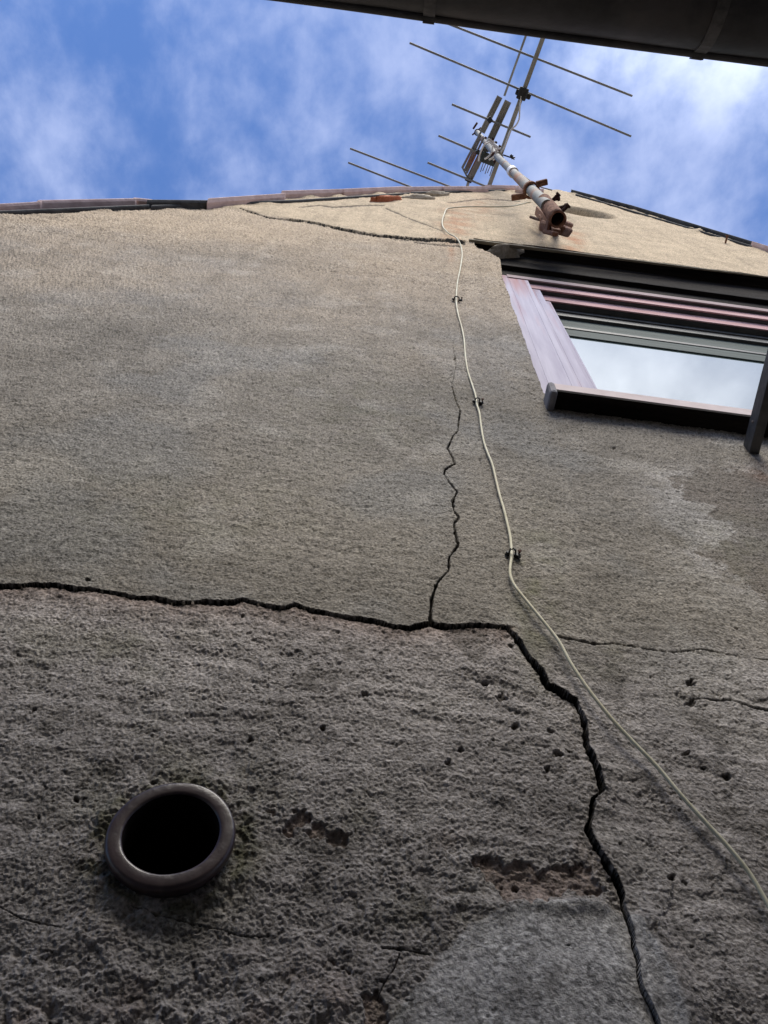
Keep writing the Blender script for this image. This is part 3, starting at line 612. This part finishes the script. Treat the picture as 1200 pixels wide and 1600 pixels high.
# raised beads that give the stiles their grooves
for xa, ya, zt in ((XL + 0.035, y1, zh1b), (xs2 - 0.018, y1, zh1b), (xs2 + 0.02, y2, zh2b), (xs3 + 0.03, y3, zh3b)):
    mb = MB(); mb.tube([(xa, ya + 0.001, ZS), (xa, ya + 0.001, zt - 0.004)], 0.0022, 8); sub(mb, 'bead', M['frame'], 0)
for nm, x0, zt, zb, y, m in (('head_strip', XL + 0.03, zh1t + 0.004, zh1b, y1 - 0.004, 'palestrip'), ('head_strip', xs2, zh2t, zh2b, y2 - 0.003, 'pinkstrip'), ('head_strip', xs3, zh3t, zh3b, y3 - 0.003, 'pinkstrip')):
    mb = MB(); mb.box((x0, y, zb), (X2 - (x0 - XL), y + 0.006, zt)); sub(mb, nm, M[m])
    mb = MB(); mb.box((x0 - 0.004, y + 0.0065, zb + 0.001), (X2 - (x0 - XL) + 0.002, y + 0.10, zt - 0.002)); sub(mb, 'head', M['sash'])  # dark body behind each strip: underside shade put into its colour
mb = MB(); zs_b = zat(900, 496, y4); mb.box((xs4 - 0.02, y4, zs_b), (X2, y4 + 0.04, zh3b + 0.02)); mb.box((xs4, y4 - 0.006, zs_b + 0.05), (X2, y4 + 0.01, zs_b + 0.075)); sub(mb, 'sash', M['sash'])
M['reflection'] = mat('grey green window rail', (0.035, 0.048, 0.042), (0.075, 0.095, 0.086), 0.85, 5, stretch=(0.5, 1, 20))
zr0, zr1 = zat(885, 523, y4 + 0.012), zat(885, 497, y4 + 0.012)
mb = MB(); mb.box((xs4 - 0.02, y4 + 0.013, zr0), (X2, y4 + 0.017, zr1 + 0.05)); sub(mb, 'upper_reflection', M['reflection'], 0.001)  # added strip, painted like the dark reflection along the pane's top
mb = MB(); mb.box((xs4 - 0.02, y4 + 0.010, zr0 + 0.09), (X2, y4 + 0.0128, zr0 + 0.115)); sub(mb, 'reflection_line', M['sash'], 0.001)  # dark line within the painted reflection
mb = MB(); mb.box((XL, y4 + 0.018, ZS), (X2, y4 + 0.026, ZL - 0.1)); sub(mb, 'pane', M['glass'], 0)
# sill: pale front lip, underside coloured black for its shade, end cap
sf = -0.045
zf_t = zat(868, 599, sf); zf_b = zat(868, 608, sf)
xa = xat(866, 600, sf)
mb = MB(); mb.hexa([(xa, sf, zf_b), (X2 + 0.03, sf, zf_b), (X2 + 0.03, 0.10, zf_b), (xa, 0.10, zf_b), (xa, sf, zf_t), (X2 + 0.03, sf, zf_t), (X2 + 0.03, 0.10, zf_t + 0.02), (xa, 0.10, zf_t + 0.02)])
sub(mb, 'sill', M['sill'], 0.001)
mb = MB(); mb.box((xa - 0.016, sf - 0.003, zf_b - 0.024), (xa + 0.002, 0.05, zf_t + 0.003)); sub(mb, 'sill_end_cap', M['sillunder'], 0.008)
mb = MB(); mb.box((xa, sf + 0.001, zf_b - 0.010), (X2 + 0.02, 0.03, zf_b - 0.001)); sub(mb, 'sill_underside', M['timber'], 0.0)  # black slab: shade beneath the sill put into its colour
# black timber lintel above the frame, coloured near-black, pale batten edge
mb = MB(); mb.box((XL - 0.12, 0.006, ZL), (XR + 0.03, 0.22, ZL + 0.05)); mb.box((XL - 0.09, 0.052, zh1t + 0.004), (XR, 0.19, ZL - 0.001)); mb.box((XL - 0.02, 0.030, zh1t + 0.30), (XR, 0.058, zh1t + 0.33)); mb.build('lintel', M['timber'], house, 0.004)
a = wp(733, 378, -0.006); b_ = wp(1260, 441, -0.006)
a.z += 0.03; b_.z += 0.03
mb = MB(); mb.hexa([(a.x, -0.016, a.z - 0.012), (b_.x, -0.006, b_.z - 0.004), (b_.x, 0.001, b_.z - 0.004), (a.x, 0.001, a.z - 0.012), (a.x, -0.012, a.z + 0.03), (b_.x, -0.005, b_.z + 0.016), (b_.x, 0.001, b_.z + 0.016), (a.x, 0.001, a.z + 0.03)])
mb.build('lintel_batten', M['paletimber'], house, 0.003)
lumpm('mortar_lump', 790, 393, 0.10, 0.012, M['mortar'], 0.02, 9)

# ------------------------------------------------------------------ drain pipe stub
pc = wp(268, 1299, -0.018)
pipe = empty('clay_pipe', (pc.x, 0, pc.z), 'round brown glazed clay pipe end sticking out of the wall', 'pipe')
R0 = 0.0550; r0 = 0.0408
prof = [(0.06, R0 - 0.007), (0.004, R0 - 0.005), (-0.004, R0 - 0.0025), (-0.009, R0 - 0.0003), (-0.0140, R0), (-0.0165, R0 - 0.0008), (-0.0178, R0 - 0.0022), (-0.0182, R0 - 0.0036), (-0.01835, (R0 + r0) / 2), (-0.0184, r0 + 0.0028), (-0.0180, r0 + 0.0015), (-0.0172, r0 + 0.0004), (-0.0160, r0)]
mb = MB(); mb.lathe((pc.x, 0, pc.z), (0, 1, 0), prof, 72, 0.006); mb.build('rim', M['clay'], pipe)
mb = MB(); mb.lathe((pc.x, 0, pc.z), (0, 1, 0), [(-0.0168, r0 - 0.0002), (0.5, r0 - 0.002), (0.5, 0.001)], 48); mb.build('bore', M['shaded'], pipe)

# ------------------------------------------------------------------ steel bar under the sill's right end
s0 = wp(1170, 716, 0.02); bar = empty('steel_bar', (s0.x, 0, s0.z), 'dark flat steel bar standing out from the wall under the window sill', 'metal bar')
e0 = Vector((s0.x - 0.03, -0.26, s0.z)); mb = MB(); mb.bar(s0, e0, 0.022, 0.040); mb.build('flat_bar', M['barsteel'], bar, 0.0015)
mb = MB(); q = s0.lerp(e0, 0.30) + Vector((-0.0105, 0, 0.0)); mb.lathe(q, (-1, 0, 0), [(0, 0.0035), (0.002, 0.003), (0.003, 0.0005)], 12); mb.build('rivet', M['galv'], bar)

# ------------------------------------------------------------------ cable and clips
cab_px = [(829, 316), (818, 318), (800, 322), (780, 323), (760, 323), (730, 323), (704, 325), (697, 328), (694, 335), (691, 345), (692, 354), (697, 361), (703, 366), (711, 370), (717, 377), (721, 388), (722, 400), (719, 420), (715, 440), (713, 460), (713, 474),
          (716, 492), (721, 510), (725, 530), (727, 555), (731, 580), (738, 602), (743, 618), (745, 632), (749, 645), (752, 668), (756, 690), (762, 708), (769, 725), (775, 750), (781, 775), (787, 795), (792, 815), (797, 838), (799, 858), (799, 872), (797, 888),
          (798, 902), (806, 918), (822, 938), (840, 960), (858, 982), (875, 1005), (890, 1033), (910, 1064), (933, 1095), (960, 1128), (993, 1163), (1027, 1198), (1062, 1240), (1098, 1280), (1135, 1320), (1168, 1360), (1190, 1396), (1206, 1425), (1225, 1470), (1240, 1530)]
cps = []
for i, (x_, y_) in enumerate(cab_px):
    off = 0.0035 + 0.0025
    if y_ > 905: off += 0.004 * min(1, (y_ - 905) / 200)
    if y_ < 330 and x_ > 700: off += 0.02 * (x_ - 700) / 60.0 if x_ < 820 else 0.05
    if y_ < 385: off += 0.012
    cps.append(wp(x_, y_, -off))
rads = [0.0031 + (0.0028 if y_ < 640 else 0) * min(1, (640 - y_) / 300) for x_, y_ in cab_px]
sp = smooth_path(cps, 5); rr_ = []
for i in range(len(rads) - 1):
    for k in range(5): rr_.append(rads[i] + (rads[i + 1] - rads[i]) * k / 5)
rr_.append(rads[-1])
rr_ = [0.0032 + 0.0 * r for r in rr_]; rr_ = [0.0022 + 0.0018 * min(1, max(0, (p.z - CAMZ - 2.0) / 3)) for p in sp]
mb = MB(); mb.tube(sp, rr_, 12); o = mb.build('aerial_cable', M['cable']); tag(o, 'thin cream aerial cable running down the wall from the antenna pole', 'cable')
for (x_, y_, lab) in ((713, 470, 'black clip on the cream cable left of the window top, highest of three'), (745, 631, 'black clip on the cream cable beside the window sill'), (799, 870, 'black clip on the cream cable just above the long crack, lowest of three')):
    c_ = wp(x_, y_, 0.0); e = empty('cable_clip', c_, lab, 'cable clip', 'clips holding the aerial cable')
    sc_ = 0.0042 if y_ > 800 else (0.0046 if y_ > 600 else 0.007)
    mb = MB(); hs = sc_ * 1.0
    pts = [Vector((c_.x + math.cos(t_) * hs * 1.15, -0.0085 - math.sin(t_) * 0.0062, c_.z + 0.003 * math.sin(9 * t_))) for t_ in [math.pi * k / 8 for k in range(9)]]
    pts = [Vector((pts[0].x, 0.002, c_.z))] + pts + [Vector((pts[-1].x, 0.002, c_.z))]
    mb.tube(pts, sc_ * 0.32, 8); mb.bar((c_.x + hs * 1.1, -0.004, c_.z), (c_.x + hs * 2.6, -0.006, c_.z - 0.006), 0.007, 0.006); mb.bar((c_.x - hs * 1.1, -0.004, c_.z), (c_.x - hs * 2.2, -0.005, c_.z + 0.002), 0.006, 0.005)
    mb.build('saddle', M['black'], e)
    mb = MB(); mb.tube([(c_.x + hs * 2.1, 0.0, c_.z - 0.002), (c_.x + hs * 2.3, -0.014, c_.z - 0.004)], 0.0014, 8); mb.tube([(c_.x + hs * 2.3, -0.014, c_.z - 0.004), (c_.x + hs * 2.31, -0.0155, c_.z - 0.0042)], 0.003, 10); mb.build('nail', M['rustdark'], e)
# nail in the gable
c_ = wp(1133, 382, 0); mb = MB(); mb.tube([(c_.x, 0.01, c_.z), (c_.x, -0.05, c_.z + 0.01)], 0.006, 8); mb.tube([(c_.x, -0.05, c_.z + 0.01), (c_.x, -0.054, c_.z + 0.0105)], 0.012, 10)
tag(mb.build('rusty_nail', M['rust']), 'lone rusty nail sticking out of the gable near the right roof edge', 'nail')

# ------------------------------------------------------------------ aerial pole, its rusty wall bracket and the two antennas
A = hp(841, 308, 4.05); BX = hp(775, 243, 6.8); B = hp(746, 207, 9.0)
pole = empty('aerial_pole', A, 'leaning grey steel aerial pole with a rust ring rising above the gable', 'pole')
def at_py(a, b_, py):           # point of segment a-b that is seen at a given photo height
    lo, hi = -0.5, 1.5
    for _ in range(40):
        m_ = (lo + hi) / 2; p = a.lerp(b_, m_); y_ = float(project(np.float64(p.x), np.float64(p.y), np.float64(p.z))[1])
        if y_ > py: lo = m_
        else: hi = m_
    return a.lerp(b_, lo)
mb = MB(); mb.tube([at_py(A, BX, 322), A, at_py(A, BX, 275)], 0.028, 24); mb.build('lower_tube', M['polegrey'], pole)
mb = MB(); mb.tube([at_py(A, BX, 275), BX, B], 0.025, 24); mb.build('upper_tube', M['galv'], pole)
q = at_py(A, BX, 270); q2 = at_py(A, BX, 267); mb = MB(); mb.tube([q, q2], 0.033, 24); mb.build('band', M['whiteplastic'], pole)
mb = MB(); mb.tube([B, B + Vector((0, 0, 0.02))], 0.034, 16); mb.tube([B + Vector((-0.05, 0.03, 0)), B + Vector((0.03, -0.05, 0.0))], 0.008, 8); mb.bar(B + Vector((-.05, -.03, -.02)), B + Vector((-.02, -.09, -.04)), .02, .02); mb.build('top_clamp', M['rustdark'], pole)

sl0 = hp(872, 343, 3.50); sl1 = hp(850, 314, 3.88)
br = empty('wall_bracket', wp(872, 360, 0), 'rusty clamp bracket with bolts holding the aerial pole to the gable', 'bracket')
ax = (sl1 - sl0).normalized(); ln = (sl1 - sl0).length
mb = MB(); mb.lathe(sl0, ax, [(ln, 0.032), (ln * 0.5, 0.034), (0.06, 0.034), (0.0, 0.036), (0.0, 0.0285), (0.06, 0.0275), (ln * 0.7, 0.0275)], 32, 0.01); mb.build('sleeve', M['rust'], br)
mb = MB(); mb.lathe(sl0, ax, [(0.03, 0.0278), (0.3, 0.027), (0.3, 0.001)], 24); mb.build('sleeve_bore', M['shaded'], br)
for f_, d_ in ((0.12, (0.55, -0.75, 0.2)), (0.45, (0.7, -0.35, 0.3)), (0.72, (0.5, -0.8, 0.3)), (0.95, (0.8, -0.3, 0.1))):
    p = sl0.lerp(sl1, f_); d = Vector(d_).normalized(); d = (d - ax * d.dot(ax)).normalized(); mb = MB()
    mb.tube([p + d * 0.03, p + d * 0.062], 0.008, 8); mb.tube([p + d * 0.060, p + d * 0.070], 0.013, 6); mb.build('bolt', M['rustdark'], br)
# straps from the sleeve to the wall
def strap(px0, py0, ya, px1, py1, yb, wd, ht, name='strap', m='rust', bev=0.003):
    mb = MB(); mb.bar(wp(px0, py0, ya), wp(px1, py1, yb), wd, ht); return mb.build(name, M[m], br, bev)
strap(846, 338, -0.09, 870, 362, -0.14, 0.035, 0.02); strap(838, 329, -0.05, 858, 352, -0.15, 0.012, 0.05)
strap(850, 353, -0.10, 866, 357, -0.135, 0.05, 0.055, 'lug', 'rust', 0.015); strap(876, 349, -0.14, 890, 354, -0.10, 0.04, 0.03, 'lug', 'rust', 0.008); strap(876, 359, -0.14, 888, 363, -0.10, 0.045, 0.032, 'lug', 'rust', 0.010)
strap(852, 362, -0.11, 868, 366, -0.135, 0.03, 0.02, 'lug', 'rust', 0.008)
strap(871, 346, -0.16, 867, 368, 0.02, 0.03, 0.03, 'arm', 'rustdark', 0.004); strap(850, 345, -0.10, 846, 352, 0.03, 0.03, 0.03, 'arm', 'rustdark', 0.004)
mb = MB(); mb.tube([wp(829, 339, -0.06), wp(848, 345, -0.08)], 0.008, 8); mb.build('bolt', M['rustdark'], br)
q = at_py(A, BX, 297); mb = MB(); axp = (BX - A).normalized()
mb.lathe(q, axp, [(-0.025, 0.031), (-0.025, 0.043), (0.025, 0.043), (0.025, 0.031)], 24, 0.02)
wpt = wp(812, 299, 0.02); mb.bar(q + Vector((-0.02, 0.03, 0)), (q.x - 0.09, q.y + 0.05, q.z + 0.02), 0.03, 0.035); mb.bar(q + Vector((0.02, -0.03, 0)), q + Vector((0.075, -0.05, 0)), 0.03, 0.03)
mb.build('upper_collar', M['rust'], br, 0.004)

HB = 6.74
def rod(ant, pts, r, name, m='alu', h=HB, n=8):
    mb = MB(); mb.tube([hp(x_, y_, h) for x_, y_ in pts], r, n); return mb.build(name, M[m], ant)
vh = empty('vhf_antenna', hp(790, 225, HB), 'big roof antenna with long thin rods across a dark boom', 'antenna')
mb = MB(); mb.bar(hp(748, 335, HB), hp(868, 5, HB), 0.032, 0.032); mb.build('boom', M['aluslat'], vh)
for a, b_ in (((640, 67), (986, 213)), ((682, 30), (988, 150)), ((547, 232), (960, 390)), ((544, 254), (955, 415))): rod(vh, [a, b_], 0.0078, 'element', h=HB + 0.02)
jb = hp(817, 147, HB - 0.02); mb = MB(); mb.bar(hp(813, 156, HB - 0.02), hp(820, 137, HB - 0.02), 0.072, 0.05); mb.bar(hp(806, 143, HB), hp(829, 152, HB), 0.04, 0.04); mb.build('dipole_box', M['black'], vh, 0.008)
mb = MB(); mb.tube(smooth_path([hp(*p, HB - 0.04) for p in ((814, 150), (812, 172), (811, 186), (806, 196), (797, 205), (790, 225), (783, 238))], 5), 0.006, 8); mb.build('lead', M['whiteplastic'], vh)
mb = MB(); mb.bar(hp(774, 236, HB + .03), hp(780, 254, HB + .03), 0.085, 0.07); mb.build('mast_clamp', M['rustdark'], vh, 0.01)
mb = MB(); c0 = hp(798, 246, HB - 0.05); mb.tube([hp(786, 242, HB - .05), c0], 0.006, 6); mb.tube([c0, hp(801, 244, HB - .05)], 0.02, 6)
for dx, dy in ((4, -2), (7, 1), (6, 4)): mb.tube([c0, hp(798 + dx, 245 + dy, HB - .05)], 0.005, 5)
mb.build('wing_nut', M['black'], vh)

H2 = 7.78
uh = empty('uhf_antenna', hp(760, 235, H2), 'smaller antenna with paired long metal slats, left of the dark boom', 'antenna')
rod(uh, [(823, 52), (788, 150)], 0.010, 'boom', 'aluslat', H2); rod(uh, [(735, 272), (730, 292)], 0.014, 'boom', 'aluslat', H2)
for a, b_ in (((706, 163), (829, 214)), ((685, 212), (748, 239)), ((668, 254), (797, 307))): rod(uh, [a, b_], 0.0095, 'element', 'alu', H2 - 0.03)
def channel(a, b_, wd, h):      # U-section slat: web and two flanges, open side down
    p, q = hp(*a, h), hp(*b_, h); d = (q - p).normalized(); s_ = d.cross(Vector((0, 0, 1))).normalized(); mb = MB()
    mb.bar(p, q, wd, 0.004)
    for sg in (-1, 1): mb.bar(p + s_ * sg * (wd / 2 - 0.003) - Vector((0, 0, 0.014)), q + s_ * sg * (wd / 2 - 0.003) - Vector((0, 0, 0.014)), 0.004, 0.024)
    mb.bar(p - Vector((0, 0, 0.004)), q - Vector((0, 0, 0.004)), 0.008, 0.006)
    return mb.build('slat', M['aluslat'], uh)
channel((781, 151), (753, 207), 0.056, H2 + 0.5); channel((794, 158), (758, 236), 0.062, H2)
channel((751, 211), (740, 235), 0.040, H2 + 0.5); channel((757, 234), (733, 283), 0.050, H2)
for (a, b_) in (((752, 205), (723, 262)), ((746, 222), (726, 266)), ((756, 215), (729, 271)), ((752, 234), (731, 276)), ((748, 213), (722, 262)), ((744, 232), (728, 268)), ((750, 214), (725, 268))): rod(uh, [a, b_], 0.009, 'slat_rod', 'galv', H2)
rod(uh, [(722, 261), (732, 280), (735, 283)], 0.008, 'end_rod', 'alu', H2)
mb = MB(); mb.bar(hp(727, 279, H2), hp(737, 284, H2), 0.03, 0.04); mb.build('end_clamp', M['black'], uh, 0.004)
mb = MB(); mb.bar(hp(763, 184, H2 - 0.03), hp(768, 191, H2 - 0.03), 0.04, 0.04); mb.build('insulator', M['black'], uh, 0.006); mb = MB(); mb.bar(hp(745, 235, H2 - 0.03), hp(749, 240, H2 - 0.03), 0.04, 0.04); mb.build('insulator', M['black'], uh, 0.006)
# amplifier housing and its clamp by the pole
mb = MB(); mb.bar(hp(752, 244, H2 - 0.05), hp(778, 254, H2 - 0.05), 0.09, 0.07); mb.build('amplifier_box', M['darkgreen'], uh, 0.01)
mb = MB(); mb.tube([hp(759, 222, H2 - .06), hp(779, 236, H2 - .06)], 0.036, 16); mb.bar(hp(762, 220, H2 - .06), hp(771, 225, H2 - .06), 0.05, 0.05); mb.build('clamp_body', M['whiteplastic'], uh, 0.004)
for pts in (((765, 222), (757, 226), (752, 235), (749, 244), (748, 252)), ((770, 228), (768, 238), (763, 245), (757, 249)), ((775, 232), (774, 242), (769, 247), (764, 250)), ((778, 236), (777, 243), (773, 248), (770, 250))):
    mb = MB(); mb.tube(smooth_path([hp(*p, HB - 0.06) for p in pts], 5), 0.0065, 8); mb.build('lead', M['whiteplastic'], uh)
for k in range(5):
    a = (789 - 3.4 * k * 0.9 + 0, 181 + 1.5 * k); b_ = (a[0] - 22 + 1.2 * k, a[1] + 42 + 2 * k)
    rod(uh, [a, b_], 0.0045, 'thin_rod', 'alu', H2 + 0.15, 6)
for k in range(7):
    a = (752 + 3.6 * k, 252 + 1.6 * k); b_ = (a[0] - 5, a[1] + 12 + (k % 2) * 3); rod(uh, [a, b_], 0.0045, 'thin_rod', 'alu', H2 + 0.15, 6)
for (x_, y_) in ((769, 219), (774, 224), (780, 230), (758, 217)):
    mb = MB(); mb.tube([hp(x_, y_, H2 - .12), hp(x_ + 2, y_ - 3, H2 - .12)], 0.012, 6); mb.build('bolt', M['rustdark'], uh)
mb = MB(); mb.tube(smooth_path([hp(800, 262, 7.2), hp(818, 275, 6.6), hp(840, 290, 6.3), hp(862, 297, 6.1)], 6), 0.005, 6)
tag(mb.build('stay_wire', M['galv']), 'thin grey wire sloping from the aerial pole down to the ridge', 'wire')

# ------------------------------------------------------------------ gutter and eaves of the building behind the camera
gt_ = empty('rain_gutter', (0.3, -0.8, 1.7 + CAMZ), 'dark half round rain gutter overhead along the top right edge', 'gutter')
yb, zb_ = -0.7285, 1.70 + CAMZ
rg = 0.072
cy, cz_ = yb - rg, zb_ + 0.002
def gsec(x, r, a0=0, a1=math.pi, n=18):   # half round, open side up
    return [Vector((x, cy + r * math.cos(a0 + (a1 - a0) * k / n), cz_ - r * math.sin(a0 + (a1 - a0) * k / n))) for k in range(n + 1)]
mb = MB(); nS = 19; xs = [-2.6 + 6.2 * k / 60 for k in range(61)]
for rr2 in (rg, rg - 0.003):
    vs = []; fs = []
    for x_ in xs:
        sag = 0.0012 * math.sin(x_ * 7) + 0.0008 * math.sin(x_ * 17)
        vs += [p + Vector((0, sag, 0)) for p in gsec(x_, rr2)]
    for i in range(len(xs) - 1):
        for k in range(nS - 1): fs.append((i * nS + k, i * nS + k + 1, (i + 1) * nS + k + 1, (i + 1) * nS + k))
    mb.add(vs, fs, True)
mb.build('trough', M['gutter'], gt_)
mb = MB(); mb.tube([(x_, cy + rg + 0.003 + 0.0012 * math.sin(x_ * 7), cz_ + 0.002) for x_ in xs], 0.008, 12); mb.tube([(x_, cy - rg, cz_) for x_ in xs], 0.004, 8); mb.build('rolled_edge', M['gutter'], gt_)
for px_, py_ in ((670, 30), (1090, 90), (250, -30)):
    x_ = hp(px_, py_, 1.7).x; mb = MB(); a0 = gsec(x_ - 0.011, rg + 0.003); a1 = gsec(x_ + 0.011, rg + 0.003); b0 = gsec(x_ - 0.011, rg + 0.0005); b1 = gsec(x_ + 0.011, rg + 0.0005)
    vs = a0 + a1 + b0 + b1; fs = []
    for k in range(nS - 1): fs += [(k, k + 1, nS + k + 1, nS + k), (k, k + 1, 2 * nS + k + 1, 2 * nS + k), (nS + k, nS + k + 1, 3 * nS + k + 1, 3 * nS + k)]
    mb.add(vs, fs, False); mb.box((x_ - 0.011, cy + rg - 0.002, cz_ - 0.004), (x_ + 0.011, cy + rg + 0.013, cz_ + 0.012)); mb.build('gutter_bracket', M['bracketm'], gt_)

M['wash'] = mat('pale bounce wall', (0.42, 0.40, 0.37), (0.58, 0.56, 0.52), 0.95, 5, 0.4, 50, spec=0.1)  # unseen wall made pale to bounce fill onto the lower gable wall
nb_ = empty('neighbour_house', (0.5, -1.15, 0), 'low pale house behind the camera whose eaves carry the rain gutter', 'house')
mb = MB(); mb.box((-2.5, -5.0, 0), (3.5, -1.25, 3.10)); mb.build('wall', M['wash'], nb_)
mb = MB(); zr = zb_ + 0.02
mb.hexa([(-2.7, -0.80, zr), (3.7, -0.80, zr), (3.7, -3.2, zr + 1.3), (-2.7, -3.2, zr + 1.3), (-2.7, -0.80, zr + 0.03), (3.7, -0.80, zr + 0.03), (3.7, -3.2, zr + 1.34), (-2.7, -3.2, zr + 1.34)])
mb.hexa([(-2.7, -5.4, zr), (3.7, -5.4, zr), (3.7, -3.201, zr + 1.3), (-2.7, -3.201, zr + 1.3), (-2.7, -5.4, zr + 0.03), (3.7, -5.4, zr + 0.03), (3.7, -3.201, zr + 1.34), (-2.7, -3.201, zr + 1.34)])
mb.build('roof', M['slate'], nb_)
mb = MB(); mb.box((-2.6, -0.895, zr - 0.15), (3.6, -0.875, zr - 0.005)); mb.box((-2.6, -1.25, 3.101), (3.6, -0.896, 3.118)); mb.build('fascia_board', M['gutter'], nb_)
